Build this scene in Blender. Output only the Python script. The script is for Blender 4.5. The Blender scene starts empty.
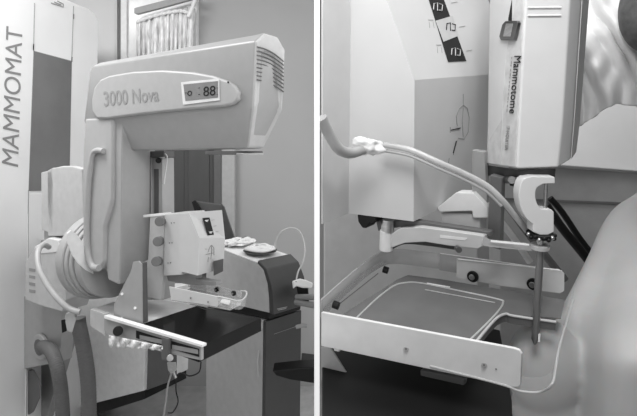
import bpy, bmesh, math, random
from mathutils import Vector, Matrix
random.seed(4)
COL = bpy.context.scene.collection
F, CX, CY, CZ = 500.0, 318.5, 150.0, 1.63
CAM = Vector((0, 0, CZ))
Z = Vector((0, 0, 1))

# ---------------------------------------------------------------- geometry helpers
def ray(px, py): return Vector(((px-CX)/F, 1.0, (CY-py)/F))
def P(px, py, y): return CAM + ray(px, py)*y
def hit(px, py, O, n):
    r = ray(px, py); return CAM + r*((O-CAM).dot(n)/r.dot(n))
class Frame:
    """a = along, b = away from the viewer, c = up; O = origin"""
    def __init__(s, O, a, b, c):
        s.O, s.a, s.b, s.c = O, a.normalized(), b.normalized(), c.normalized()
        s.nb = s.a.cross(s.c); s.na = s.b.cross(s.c); s.nc = s.a.cross(s.b)
        if s.nb.y > 0: s.nb = -s.nb
        s.nb.normalize()
    def B(s, px, py, b): return hit(px, py, s.O+s.b*b, s.nb)      # on the plane b = const
    def A(s, px, py, a): return hit(px, py, s.O+s.a*a, s.na)
    def U(s, px, py, c): return hit(px, py, s.O+s.c*c, s.nc)
    def w(s, a, b, c): return s.O+s.a*a+s.b*b+s.c*c
def ext_to(p, d, px):
    """length t so that p + d t projects on column px"""
    k = (px-CX)/F; q = p-CAM
    return (q.x-k*q.y)/(k*d.y-d.x)

# ---------------------------------------------------------------- materials
def M(name, v, rough=.5, metal=0., noise=.05, scale=30., bump=0., alpha=1., spec=.5, stretch=None, coat=0., sss=0.):
    m = bpy.data.materials.new(name); m.use_nodes = True
    nt = m.node_tree; N = nt.nodes; L = nt.links
    b = N['Principled BSDF']
    tc = N.new('ShaderNodeTexCoord'); mp = N.new('ShaderNodeMapping'); ns = N.new('ShaderNodeTexNoise')
    ns.inputs['Scale'].default_value = scale; ns.inputs['Detail'].default_value = 4
    if stretch: mp.inputs['Scale'].default_value = stretch
    L.new(tc.outputs['Object'], mp.inputs['Vector']); L.new(mp.outputs[0], ns.inputs['Vector'])
    rp = N.new('ShaderNodeMapRange'); rp.inputs['From Min'].default_value = .3; rp.inputs['From Max'].default_value = .7
    rp.inputs['To Min'].default_value = v*(1-noise); rp.inputs['To Max'].default_value = min(1, v*(1+noise))
    L.new(ns.outputs['Fac'], rp.inputs['Value'])
    cb = N.new('ShaderNodeCombineColor')
    for k in range(3): L.new(rp.outputs[0], cb.inputs[k])
    L.new(cb.outputs[0], b.inputs['Base Color'])
    b.inputs['Roughness'].default_value = rough; b.inputs['Metallic'].default_value = metal
    b.inputs['Specular IOR Level'].default_value = spec
    b.inputs['Coat Weight'].default_value = coat
    if sss: b.inputs['Subsurface Weight'].default_value = sss; b.inputs['Subsurface Scale'].default_value = .01
    if alpha < 1: b.inputs['Alpha'].default_value = alpha
    if bump:
        bp = N.new('ShaderNodeBump'); bp.inputs['Strength'].default_value = bump; bp.inputs['Distance'].default_value = .002
        L.new(ns.outputs['Fac'], bp.inputs['Height']); L.new(bp.outputs[0], b.inputs['Normal'])
    return m
m_white = M('white_enamel', .74, .42)
m_bright = M('bright_enamel', .9, .4)
m_cab = M('cabinet_enamel', .82, .35, noise=.03, scale=4)
m_light = M('light_grey_enamel', .52, .45)
m_body = M('machine_grey_enamel', .37, .4, noise=.03)
m_arm = M('arm_grey_enamel', .42, .45, noise=.03)
m_mid = M('mid_grey_plastic', .3, .5)
m_dgrey = M('dark_grey_plastic', .12, .5)
m_dark = M('charcoal_plastic', .05, .42)
m_black = M('black_plastic', .01, .45, spec=.25)
m_gloss = M('black_carbon_plate', .006, .12, spec=.2)
m_metal = M('brushed_metal', .55, .3, 1.0, .15, 60, stretch=(1, 1, 20))
m_dmetal = M('dark_metal', .2, .3, 1.0)
m_clear = M('clear_acrylic', .75, .12, alpha=.3, spec=.8)
m_clear2 = M('thin_clear_acrylic', .62, .1, alpha=.42, spec=.8)
m_tray = M('smoky_acrylic', .2, .18, alpha=.75, spec=.7)
m_glass = M('tinted_glass', .17, .2, noise=.15, scale=3, spec=.4)
m_wall = M('painted_wall', .4, .8, noise=.04, scale=2, bump=.1)
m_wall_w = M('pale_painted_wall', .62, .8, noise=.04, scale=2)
m_wall_r = M('darkened_light_block_wall', .1, .8, noise=.04, scale=2)
m_door = M('dark_door_paint', .075, .6, noise=.05, stretch=(8, 8, 1), scale=6)
m_part = M('glowing_partition_white', .95, .7, noise=.01)
m_part.node_tree.nodes['Principled BSDF'].inputs['Emission Strength'].default_value = .35  # self-glow added to keep the divider white, though it is no lamp
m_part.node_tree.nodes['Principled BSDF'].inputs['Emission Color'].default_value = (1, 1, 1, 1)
m_floor = M('vinyl_floor', .42, .5, noise=.12, scale=14)
m_text = M('grey_print', .24, .6)
m_ink = M('dark_ink', .03, .8, spec=.1)
m_softink = M('pale_ink', .3, .6)
m_lcd = M('lcd_glass', .22, .25)
m_lace = M('lace_curtain', .8, .9, noise=.35, scale=55, bump=.8, stretch=(1, 1, .25))
m_hose = M('ribbed_grey_hose', .12, .6)
m_tube = M('milky_tubing', .6, .25, alpha=.75)
m_wtube = M('white_hose_rubber', .45, .4)
m_cloth = M('white_gown_cloth', .8, .9, noise=.05, scale=12, bump=.2)
m_gauze = M('white_gauze', .78, .9, noise=.15, scale=90, bump=.8)
m_skin = M('skin', .43, .55, noise=.06, scale=8, sss=.15)
m_hair = M('dark_hair', .1, .7, noise=.3, scale=60)
m_ndl = M('needle_steel', .2, .35, .6)
m_wallc = M('frosted_wall', .5, .3, alpha=.6)
m_mid2 = M('painted_shade_grey', .36, .5)
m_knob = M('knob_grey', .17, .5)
m_railc = M('frosted_rail', .7, .3, alpha=.7)
m_col = M('gantry_cover_paint', .62, .6, noise=.03)
m_speck = M('speckled_clear_cover', .55, .6, noise=.14, scale=55)
m_cream = M('cream_plastic', .62, .4, noise=.02)
m_boxw = M('biopsy_box_enamel', .6, .45, noise=.03, scale=10)

# ---------------------------------------------------------------- object helpers
def link(name, me, mat, parent=None, bevel=0, smooth=40, seg=3):
    o = bpy.data.objects.new(name, me); COL.objects.link(o)
    if mat and not me.materials: me.materials.append(mat)
    for p in me.polygons: p.use_smooth = True
    me.set_sharp_from_angle(angle=math.radians(smooth))
    if parent is not None:
        o.parent = parent; o.matrix_parent_inverse = Matrix.Translation(parent.location).inverted()
    if bevel:
        md = o.modifiers.new('bevel', 'BEVEL'); md.width = bevel; md.segments = seg; md.limit_method = 'ANGLE'
        md.angle_limit = math.radians(32); md.harden_normals = True
    return o
def tag(o, label, cat, group=None):
    o['label'] = label; o['category'] = cat
    if group: o['group'] = group
    return o
def thing(name, label, cat, loc, group=None):
    o = bpy.data.objects.new(name, None); COL.objects.link(o); o.location = loc; o.empty_display_size = .05
    return tag(o, label, cat, group)
def struct(o): o['kind'] = 'structure'; return o
def mesh_from(bm):
    bmesh.ops.recalc_face_normals(bm, faces=bm.faces)
    me = bpy.data.meshes.new('m'); bm.to_mesh(me); bm.free(); return me
def add_prism(bm, pts, ext):
    """pts: world polygon; ext: vector"""
    a = [bm.verts.new(p) for p in pts]; b = [bm.verts.new(p+ext) for p in pts]
    bm.faces.new(a); bm.faces.new(b[::-1])
    n = len(a)
    for i in range(n): bm.faces.new((a[i], b[i], b[(i+1) % n], a[(i+1) % n]))
def prism(name, pts, ext, mat, parent=None, bevel=0, smooth=40):
    bm = bmesh.new(); add_prism(bm, pts, ext)
    return link(name, mesh_from(bm), mat, parent, bevel, smooth)
def add_loft(bm, rings, closed=True, cap=True):
    R = [[bm.verts.new(p) for p in r] for r in rings]; n = len(R[0])
    for i in range(len(R)-1):
        for j in range(n if closed else n-1):
            k = (j+1) % n; bm.faces.new((R[i][j], R[i+1][j], R[i+1][k], R[i][k]))
    if cap and closed: bm.faces.new(R[0]); bm.faces.new(R[-1][::-1])
def loft(name, rings, mat, parent=None, bevel=0, smooth=40, closed=True, cap=True):
    bm = bmesh.new(); add_loft(bm, rings, closed, cap)
    return link(name, mesh_from(bm), mat, parent, bevel, smooth)
def spline(pts, n=8):
    out = []; q = [pts[0]]+list(pts)+[pts[-1]]
    for i in range(1, len(q)-2):
        p0, p1, p2, p3 = q[i-1:i+3]
        for k in range(n):
            t = k/n
            out.append(.5*((2*p1)+(p2-p0)*t+(2*p0-5*p1+4*p2-p3)*t*t+(3*p1-p0-3*p2+p3)*t**3))
    out.append(pts[-1]); return out
def add_tube(bm, pts, r, seg=12, flat=None, cap=True):
    rings = []; prev = None
    for i, p in enumerate(pts):
        t = (pts[min(i+1, len(pts)-1)]-pts[max(i-1, 0)]).normalized()
        if prev is None: x = t.orthogonal().normalized()
        else: x = (prev-t*prev.dot(t)).normalized()
        prev = x; y = t.cross(x); rr = r(i/(len(pts)-1)) if callable(r) else r
        rings.append([p+x*math.cos(2*math.pi*k/seg)*rr+y*math.sin(2*math.pi*k/seg)*rr for k in range(seg)])
    add_loft(bm, rings, True, cap)
def tube(name, pts, r, mat, parent=None, sp=8, seg=12, smooth=60):
    bm = bmesh.new(); add_tube(bm, spline(pts, sp) if sp else pts, r, seg)
    return link(name, mesh_from(bm), mat, parent, 0, smooth)
def cyl(name, c0, c1, r, mat, parent=None, seg=28, bevel=0, r1=None):
    bm = bmesh.new(); rr = r if r1 is None else (lambda t: r+(r1-r)*t)
    add_tube(bm, [c0, c1], rr, seg)
    return link(name, mesh_from(bm), mat, parent, bevel, 40)
def roundrect(w, h, r, n=6):
    """pts in 2D, centred"""
    out = []
    for cx, cy, a0 in ((w/2-r, h/2-r, 0), (-w/2+r, h/2-r, 90), (-w/2+r, -h/2+r, 180), (w/2-r, -h/2+r, 270)):
        for k in range(n+1):
            a = math.radians(a0+90*k/n); out.append((cx+r*math.cos(a), cy+r*math.sin(a)))
    return out
def text(name, s, quad, hitf, mat, parent, off, bold=0., shear=0., depth=.0006, spacing=1.):
    """quad: bottom-left, bottom-right, top-right, top-left as read, on the surface hitf"""
    cu = bpy.data.curves.new('t', 'FONT'); cu.body = s; cu.offset = bold; cu.shear = shear; cu.space_character = spacing
    to = bpy.data.objects.new('t', cu); COL.objects.link(to); bpy.context.view_layer.update()
    me = bpy.data.meshes.new_from_object(to.evaluated_get(bpy.context.evaluated_depsgraph_get()))
    bpy.data.objects.remove(to)
    xs = [v.co.x for v in me.vertices]; ys = [v.co.y for v in me.vertices]
    x0, x1, y0, y1 = min(xs), max(xs), min(ys), max(ys); q = [Vector(p) for p in quad]
    for v in me.vertices:
        u = (v.co.x-x0)/(x1-x0); t = (v.co.y-y0)/(y1-y0)
        p = (q[0]*(1-u)+q[1]*u)*(1-t)+(q[3]*(1-u)+q[2]*u)*t
        v.co = hitf(p.x, p.y)+off
    bm = bmesh.new(); bm.from_mesh(me)
    g = bmesh.ops.extrude_face_region(bm, geom=bm.faces[:])
    vs = [e for e in g['geom'] if isinstance(e, bmesh.types.BMVert)]
    bmesh.ops.translate(bm, verts=vs, vec=off.normalized()*depth)
    me2 = bpy.data.meshes.new('m'); bm.to_mesh(me2); bm.free()
    o = link(name, me2, mat, parent); 
    return o
def strokes(name, lines, hitf, mat, parent, off, r=.0006):
    bm = bmesh.new()
    for ln in lines:
        add_tube(bm, [hitf(*p)+off for p in ln], r, 6)
    return link(name, mesh_from(bm), mat, parent)

from mathutils.bvhtree import BVHTree
def on_mesh(o, lift=.001):
    bm = bmesh.new(); bm.from_mesh(o.data); t = BVHTree.FromBMesh(bm); bm.free()
    def f(px, py):
        r = ray(px, py).normalized(); h = t.ray_cast(CAM, r)[0]
        return (h if h is not None else P(px, py, 1.6))-r*lift
    return f
# ================================================================ CAMERA, LIGHT, WORLD
cd = bpy.data.cameras.new('camera'); cam = bpy.data.objects.new('camera', cd); COL.objects.link(cam)
cam.location = CAM; cam.rotation_euler = (math.pi/2, 0, 0)
cd.sensor_width = 36; cd.lens = F/637*36; cd.shift_y = -(208-CY)/637; cd.clip_start = .02
bpy.context.scene.camera = cam
sc = bpy.context.scene
sc.view_settings.view_transform = 'Standard'; sc.view_settings.look = 'None'
wd = bpy.data.worlds.new('room_ambient'); sc.world = wd; wd.use_nodes = True
wd.node_tree.nodes['Background'].inputs[0].default_value = (.8, .8, .8, 1)
wd.node_tree.nodes['Background'].inputs[1].default_value = .4
def area(name, loc, tgt, sx, sy, e):
    l = bpy.data.lights.new(name, 'AREA'); l.shape = 'RECTANGLE'; l.size = sx; l.size_y = sy; l.energy = e
    o = bpy.data.objects.new(name, l); COL.objects.link(o); o.location = loc
    o.rotation_euler = (Vector(tgt)-Vector(loc)).to_track_quat('-Z', 'Y').to_euler(); return o
area('ceiling_light', (-1.5, 1.7, 2.95), (-1.3, 2.2, 0), 1.0, .6, 36)
area('ceiling_light', (-.5, .5, 2.8), (-.7, 2.2, 1.3), .5, .5, 7)
area('ceiling_light', (.55, .9, 2.95), (.5, 1.0, 0), .6, .6, 11)
area('added_fill_light', (.12, .2, 2.25), (.3, .9, 1.4), .35, .35, 7)  # added lamp, no such source seen; lifts the near side of the box

# ================================================================ ROOM
XL, XR, YB, H = -2.35, 1.2, 3.45, 3.0
def box(name, lo, hi, mat, parent=None, bevel=0):
    x0, y0, z0 = lo; x1, y1, z1 = hi
    return prism(name, [Vector(p) for p in ((x0, y0, z0), (x1, y0, z0), (x1, y1, z0), (x0, y1, z0))], Vector((0, 0, z1-z0)), mat, parent, bevel)
struct(box('floor', (XL, -.6, -.05), (XR, YB, 0), m_floor))
xs = P(119, 0, YB).x
struct(box('wall_back', (xs, YB, 0), (XR, YB+.08, H), m_wall))
struct(box('wall_back_left', (XL, YB-.03, 0), (xs, YB+.08, H), m_wall_w))
struct(box('wall_left', (XL-.08, -.6, 0), (XL, YB, H), m_wall_w))
struct(box('wall_right', (XR, -.6, 0), (XR+.08, YB, H), m_wall_r))  # side wall brought in and darkened to block ambient light
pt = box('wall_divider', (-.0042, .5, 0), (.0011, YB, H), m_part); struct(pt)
# tapered front end so that the divider keeps its thin edge
# dark door with a pale jamb beside it
def wx(px): return P(px, 0, YB).x
d = box('trim_5', (wx(157), YB-.045, .78), (wx(216), YB-.005, 2.02), m_door, None, .003); struct(d)
for (u0, u1) in ((162, 186), (190, 211)):
    box('inset_panel', (wx(u0), YB-.052, .95), (wx(u1), YB-.044, 1.9), m_door, d, .003)
struct(box('trim_1', (wx(216), YB-.07, 0), (wx(223), YB, 2.05), m_dgrey, None, .002))
struct(box('trim_2', (wx(223), YB-.06, 0), (wx(236), YB, 2.05), M('pale_jamb', .42, .7), None, .004))
struct(box('trim_3', (wx(150), YB-.06, 2.02), (wx(236), YB, 2.1), m_wall, None, .004))
# window
wz = lambda py: P(0, py, YB).z
w = box('window_1', (wx(128), YB-.035, wz(75)), (wx(198), YB-.005, wz(-30)), M('window_daylight_pane', .8, .2)); struct(w)
for (a0, b0, a1, b1) in ((124, -30, 130, 80), (194, -30, 199, 80), (124, 70, 199, 80)):
    box('window_frame', (wx(a0), YB-.06, wz(b1)), (wx(a1), YB, wz(b0)), m_white, w, .004)
struct(box('trim_4', (xs-.012, YB-.045, 0), (xs+.004, YB, H), m_light))
# lace curtain hung from a dark rail
ct = thing('lace_curtain', 'gathered white lace curtain hanging from dark rail at window', 'curtain', P(165, 40, YB-.12))
bm = bmesh.new(); yC = YB-.12; R1 = []; R2 = []; Rm = []
for i in range(121):
    t = i/120; px = 136+t*59; fold = .012*math.sin(t*70+2*math.sin(t*9))
    py0 = 21-16*t if t < .93 else 6+(t-.93)*60
    R1.append(P(px+1.2*math.sin(t*40), py0, yC+fold*.5)); Rm.append(P(px-1.2*t, 14-2*t+14, yC+fold)); R2.append(P(px-3.5*t+.3, 78, yC+fold*1.4))
add_loft(bm, [R1, Rm, R2], closed=False)
me = mesh_from(bm); c_o = link('curtain_cloth', me, m_lace, ct); so = c_o.modifiers.new('s', 'SOLIDIFY'); so.thickness = .003
tube('curtain_heading', [P(137, 22, yC-.01), P(150, 17, yC-.015), P(166, 13, yC-.012), P(180, 11, yC-.015), P(189, 13, yC-.02)], lambda t: .012+.003*math.sin(t*60), m_gauze, ct)
tube('tie_back', [P(188, 17, yC-.03), P(192, 8, yC-.03), P(196, -4, yC-.03)], .012, m_cloth, ct)
prism('curtain_rail', [P(134, 8, yC-.03), P(196, -8, yC-.03), P(196, -2, yC-.03), P(160, 8, yC-.03), P(137, 14, yC-.03), P(134, 13, yC-.03)], Vector((0, .03, 0)), m_mid, ct, .003)

# ================================================================ MAMMOMAT CABINET
mdir = ray(450, 150).normalized()
K = Frame(P(0, 150, 2.35), mdir, Vector((-.97, .25, 0)), Z)
kb = lambda px, py: K.B(px, py, 0)
tK = thing('equipment_cabinet', 'tall white cabinet with sideways grey lettering and tinted window', 'cabinet', Vector((K.w(-.1, .2, 0).x, K.w(-.1, .2, 0).y, 0)))
pA, pB = kb(-45, 150), kb(95, 150)
prof = [Vector((pA.x, pA.y, 0)), Vector((kb(88, 400).x, kb(88, 400).y, 0)), kb(99, 40), kb(98.5, 22), kb(96, 14), kb(90, 9), kb(80, 5), kb(40, -12), kb(-45, -60)]
prism('cabinet_body', prof, K.b*.5, m_cab, tK, .012)
nK = -K.nb if K.nb.dot(CAM-K.O) < 0 else K.nb
off = nK*.001
def onK(pp, t0=.0): return [kb(*q)+nK*t0 for q in pp]
prism('window_panel', onK([(33.5, 51), (71.5, 61.5), (69, 190), (28.5, 191)], -.001), nK*.004, m_glass, tK, .001)
prism('lower_door', onK([(28, 194), (69, 193), (67, 420), (25, 430)], -.001), nK*.0035, m_cab, tK, .001)
for l in (((34.3, 3), (33.3, 51)), ((73.3, 6), (71.5, 61)), ((33.3, 51), (71.5, 61.2)), ((28.3, 190), (26, 416)), ((69, 190), (68, 235))):
    strokes('seam', [l], kb, m_mid, tK, nK*.0015, .0022)
strokes('hinge_slot', [((33.2, 44), (33, 50)), ], kb, m_black, tK, nK*.003, .0025)
strokes('hinge_slot', [((73.3, 14), (73.2, 19))], kb, m_black, tK, nK*.003, .0025)
strokes('hinge_slot', [((71.6, 57), (71.4, 62))], kb, m_black, tK, nK*.003, .0025)
strokes('emblem', [((51, 3), (63, 7), (63, 4), (57, 1)), ((54, 2), (61, 5))], kb, m_mid, tK, nK*.001, .003)
text('lettering', 'MAMMOMAT', [(18, 167), (22.5, 27), (6, 26), (1.5, 165)], kb, m_text, tK, off, bold=.0, shear=.12)

# ================================================================ MAMMOGRAPHY MACHINE
av = -(ray(-452, 150)); bv = ray(643, 150)
L = Frame(P(201, 346, 1.6), av, bv, Z)
nL = L.nb.copy(); nL = nL if nL.y < 0 else -nL
tM = thing('mammography_machine', 'grey mammography machine with long overhanging tube head and round pivot', 'x-ray machine', Vector((-1.1, 2.1, 0)))
# tube head: lofted hexagonal section
def hp(px, py, b): return L.B(px, py, b)
def headring(p0, p1, p2, p3):
    q0, q1, q2, q3 = hp(*p0, .055), hp(*p1, 0), hp(*p2, 0), hp(*p3, .035)
    W = L.b
    wd_ = .14
    return [q0, q1, q2, q3, q3+W*(wd_-.08), q2+W*wd_, q1+W*wd_, q0+W*.075]
r0 = headring((92, 151), (84, 121), (89.5, 72), (98, 65))
r0b = headring((95, 151), (86.5, 120), (93, 66), (101, 62.5))
r1 = headring((240, 149), (244, 109), (247, 42), (256, 34.5))
r2 = headring((247, 148.5), (252, 108), (255, 41), (264, 32.5))
r3 = [p.copy() for p in r2]; cen = sum(r3, Vector())/8
r3 = [cen+(p-cen)*.85+L.a*.008 for p in r3]
loft('tube_head', [r0, r0b, r1, r2, r3], m_body, tM, .006, 30)
# brighter end cap with vent slats
c2 = [cen+(p-cen)*.97+L.a*.003 for p in r2]
r4 = [cen+(p-cen)*.7+L.a*.011 for p in r2]
r5 = [cen+(p-cen)*.99-L.a*.002 for p in r2]
ec = loft('end_cap', [r5, [p+L.a*.004 for p in c2], [p+L.a*.0035 for p in r3], r4], m_light, tM, .003, 50)
aR = (cen-L.O).dot(L.a)
hcap = on_mesh(ec, .008)
for k in range(9):
    bm = bmesh.new(); y0 = 47+k*4.1
    pts = [hcap(257+t*26.5, y0+3.5*t+11*t*t*(1-.03*k)) for t in [i/10 for i in range(11)]]
    add_tube(bm, pts, .0024, 6); link('vent_slat', mesh_from(bm), m_dgrey, tM)
# collimator window under the head
cb_ = [L.U(*q, (hp(246, 149, .05)-L.O).dot(Z)-.0) for q in ()] 
zc_ = hp(240, 150, .05).z
q0 = hp(205, 151, .055); 
prism('collimator_window', [q0, q0+L.a*.13, q0+L.a*.15+L.b*.02, q0+L.a*.15+L.b*.12, q0+L.b*.12], Vector((0, 0, -.012)), m_dgrey, tM, .002)
q0 = hp(218, 153, .06)
prism('collimator_rim', [q0, q0+L.a*.11, q0+L.a*.11+L.b*.1, q0+L.b*.1], Vector((0, 0, -.006)), m_metal, tM, .001)
# pill shaped name panel on the near face
h0 = lambda px, py: L.B(px, py, 0)
pill = [(95, 112), (94.5, 100), (97, 88), (103, 80), (112, 76), (135, 72), (165, 70.5), (195, 72.5), (215, 76), (230, 81), (238, 86), (242, 93), (241.5, 100), (236, 105), (226, 107), (190, 110), (150, 114), (110, 119), (100, 119)]
pl = prism('name_panel', [h0(*q)+nL*-.004 for q in pill], nL*.018, m_arm, tM, .009)
pp = -0.0
hN = lambda px, py: hit(px, py, L.O+nL*.014, L.nb)
text('lettering', '3000 Nova', [(104.5, 106.5), (159, 101), (158.5, 87), (103.5, 91.5)], hN, m_softink, tM, nL*.0006, bold=.012)
dp = prism('display_bezel', [hN(*q) for q in ((181.5, 82.5), (219.5, 79), (220, 100.5), (183.5, 105))], nL*.003, m_white, tM, .001)
hD = lambda px, py: hit(px, py, L.O+nL*.0172, L.nb)
prism('display', [hD(*q) for q in ((183.5, 84.5), (218, 81), (218, 97.5), (185.5, 101))], nL*.0006, m_lcd, dp)
hE = lambda px, py: hit(px, py, L.O+nL*.018, L.nb)
text('display_digits', '88', [(203.5, 96.5), (215.5, 95.2), (215.5, 85.5), (203.5, 86.8)], hE, m_ink, dp, nL*.0004)
text('display_digits', 'o', [(187.5, 96), (192, 95.5), (192, 90.5), (187.5, 91)], hE, m_ink, dp, nL*.0004)
for l_ in [((184.8, 93), (186.6, 92.8)), ((198.5, 88), (200, 87.8)), ((198.5, 94.5), (200, 94.3)), ((217, 88), (217.6, 88)), ((217, 94.5), (217.6, 94.5))]:
    strokes('display_mark', [l_], hE, m_ink, dp, nL*.0004, .0009)
cyl('indicator', hN(228.5, 82.3), hN(228.5, 82.3)+nL*.003, .0028, m_ink, tM, 12)
# C-arm upright
armf = [(84.5, 118), (112.5, 117), (112, 200), (104.5, 226), (104, 262), (100, 270), (92, 272), (86.5, 262), (83, 240), (81.5, 200), (82.5, 150)]
prism('arm', [L.B(*q, -.004) for q in armf], L.b*.12, m_arm, tM, .012)
prism('arm_neck', [L.B(*q, .01) for q in ((109, 118), (122, 116), (121, 240), (119, 285), (108, 280), (105, 262))], L.b*.13, m_body, tM, .006)
hl = prism('arm_side_cover', [L.B(*q, .045) for q in ((104, 240), (106, 234), (119, 227), (119.5, 284), (112, 280), (104.5, 268))], L.b*.02, m_arm, tM, .003)
tube('handle', [L.B(*q, b) for q, b in (((103.5, 151), -.012), ((97, 150.5), -.012), ((92.5, 155), -.012), ((89.5, 175), -.012), ((87.5, 205), -.012), ((87, 240), -.012), ((89, 258), -.012), ((93, 267), -.012), ((99, 268), -.012))], lambda t: .0105 if t < .3 else .0125, m_arm, tM)
# white crescent painting a highlight on the pivot, and the pivot drum itself
def circ(c, r, n=56): return [c+L.b*(r*math.cos(2*math.pi*k/n))+Z*(r*math.sin(2*math.pi*k/n)) for k in range(n)]
pc = L.B(117, 259, .12)
def drum(name, a0, a1, ra, rb, mat, bev=.004):
    return loft(name, [circ(pc+L.a*a0, ra), circ(pc+L.a*a1, rb)], mat, tM, bev, 50)
for nm, a0, a1, ra, rb_, mt, bv_ in (('pivot_face', -.06, -.005, .168, .168, m_arm, .004), ('pivot_groove', -.066, -.06, .164, .164, m_dgrey, 0),
        ('pivot_ring', -.088, -.066, .178, .175, m_arm, .004), ('pivot_groove', -.092, -.088, .173, .173, m_mid, 0),
        ('pivot_ring', -.114, -.092, .186, .183, m_arm, .004), ('pivot_groove', -.119, -.114, .180, .180, m_dgrey, 0),
        ('pivot_drum', -.18, -.119, .192, .190, m_arm, .008)):
    drum(nm, a0*.8, a1*.8, ra*.92, rb_*.92, mt, bv_)
fc = pc+L.a*-.004; nn = L.b.cross(L.c).normalized()
crs = []
for k in range(15):
    a = math.radians(150+k*75/14); crs.append(pc+L.a*-.004+L.b*(.172*math.cos(a))+Z*(.172*math.sin(a)))
for k in range(15):
    a = math.radians(225-k*75/14); w_ = .172-.05*math.sin(math.pi*k/14); crs.append(pc+L.a*-.004+L.b*(w_*math.cos(a))+Z*(w_*math.sin(a)))
crw = [hit(q[0], q[1], fc, nn) for q in ((66.5, 233), (67, 243), (71, 254), (77, 263), (85, 270), (93, 274), (92, 268), (87, 260), (84, 250), (81, 241), (76, 234), (70, 230))]
prism('pivot_painted_highlight', crw, L.a*.006, m_bright, tM, .002)
# lift column that carries the biopsy unit
lc = [(122, 158), (151, 157), (152, 300), (120, 300)]
prism('lift_column', [L.B(*q, .15) for q in lc], L.b*.07, m_arm, tM, .004)
prism('lift_column_edge', [L.B(*q, .155) for q in ((152, 158), (162, 158), (163, 300), (152.5, 300))], L.b*.06, m_arm, tM, .003)
prism('guide_slot', [L.B(*q, .1535) for q in ((154, 169), (158.5, 169), (158.5, 290), (154.5, 290))], L.b*.002, m_dgrey, tM)
cyl('guide_knob', L.B(158.5, 160.5, .13), L.B(158.5, 160.5, .16), .011, m_black, tM, 20, .002)
prism('column_painted_shadow', [L.B(*q, .145) for q in ((119, 152), (164, 151), (164, 157), (119, 158))], L.b*.05, m_dgrey, tM)  # solid dark strip painting in the shade between head and column
tube('white_strap', [L.B(*q, .15) for q in ((161, 152), (167, 156), (166, 168), (164, 184))], .0025, m_white, tM)
# column base and lower body
bz = lambda px, py: L.B(px, py, .1)
base = [(66, 300), (150, 300), (144, 330), (143, 391), (100, 405), (60, 416), (62, 350)]
def dropfloor(p): return Vector((p.x, p.y, 0))
def upright(name, f, tops, mat, ext, parent, bevel=0, z0=0.):
    t = [f(*q) for q in tops]; pts = t+[Vector((p.x, p.y, z0)) for p in t[::-1]]
    return prism(name, pts, ext, mat, parent, bevel)
G = Frame(P(143, 391, 2.55), av, bv, Z)
cf = lambda px, py: G.B(px, py, 0)
prism('column_base', [cf(*q) for q in ((58, 296), (146, 296), (143.5, 391), (100, 402), (56, 414))], G.b*.3, M('column_base_paint', .85, .5), tM, .006)
prism('base_plinth', [cf(*q)+G.b*.01 for q in ((143, 390), (143, 400), (99, 414), (56, 430), (56, 412), (100, 400.5))], G.b*.28, m_black, tM, .003)
prism('base_side_cabinet', [cf(*q)+G.b*.02 for q in ((143, 325), (164.5, 325), (164.5, 384), (143, 392))], G.b*.06, m_dgrey, tM, .004)
# hand console left of the arm
tC = tM
cs = Frame(P(48, 200, 2.25), av, bv, Z)
cn = [(47.5, 236), (47, 172), (53, 168), (62, 166), (72, 166), (82, 168.5), (84, 236)]
prism('side_console', [cs.B(*q, 0) for q in cn], cs.b*.03, m_light, tM, .006)
prism('side_console_edge', [cs.B(*q, 0) for q in ((41.5, 230), (41, 172.5), (47, 171), (53, 167.5), (53, 234))], cs.b*.04, m_light, tM, .004)
prism('console_bracket', [cs.B(*q, .03) for q in ((44, 225), (70, 225), (69, 248), (44, 248))], cs.b*.05, m_mid, tM, .003)
prism('console_socket', [cs.B(*q, .025) for q in ((64, 231), (69, 231), (69, 236), (64, 236))], cs.b*.01, m_dgrey, tM, .001)
# connector box low on the left, round hose port, lower body panel
cx_ = Frame(P(30, 270, 2.3), av, bv, Z)
prism('connector_box', [cx_.B(*q, 0) for q in ((25, 300), (25, 262), (34, 248), (60, 244), (66, 300), (62, 312), (40, 306))], cx_.b*.12, m_light, tM, .006)
prism('connector_box_top', [cx_.B(*q, -.003) for q in ((34, 247), (48, 238), (58, 240), (60, 252), (40, 254))], cx_.b*.1, m_white, tM, .004)
for k in range(4):
    prism('connector_slot', [cx_.B(*q, -.0015) for q in ((29, 268+k*7), (35, 269+k*7), (35, 272+k*7), (29, 271+k*7))], cx_.b*.002, m_mid, tM)
prism('lower_panel', [cx_.B(*q, .08) for q in ((24, 296), (63, 300), (60, 362), (24, 369))], cx_.b*.06, m_arm, tM, .004)
prism('rear_body', [cx_.B(*q, .18) for q in ((22, 240), (75, 240), (68, 345), (40, 440), (22, 440))], cx_.b*.04, m_mid, tM, .004)
pcn = cx_.B(43, 346, .078)
cyl('hose_port', pcn, pcn-cx_.b*.02, .06, m_arm, tM, 36, .006)
cyl('hose_port_hole', pcn, pcn-cx_.b*.022, .038, m_dgrey, tM, 36)
loft('lower_cover', [[cx_.B(*q, b) for q in ((23, 371), (34, 369), (40, 380), (40, 398), (34, 412), (23, 418))] for b in (.1, .2)], m_dgrey, tM, .01)

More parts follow.
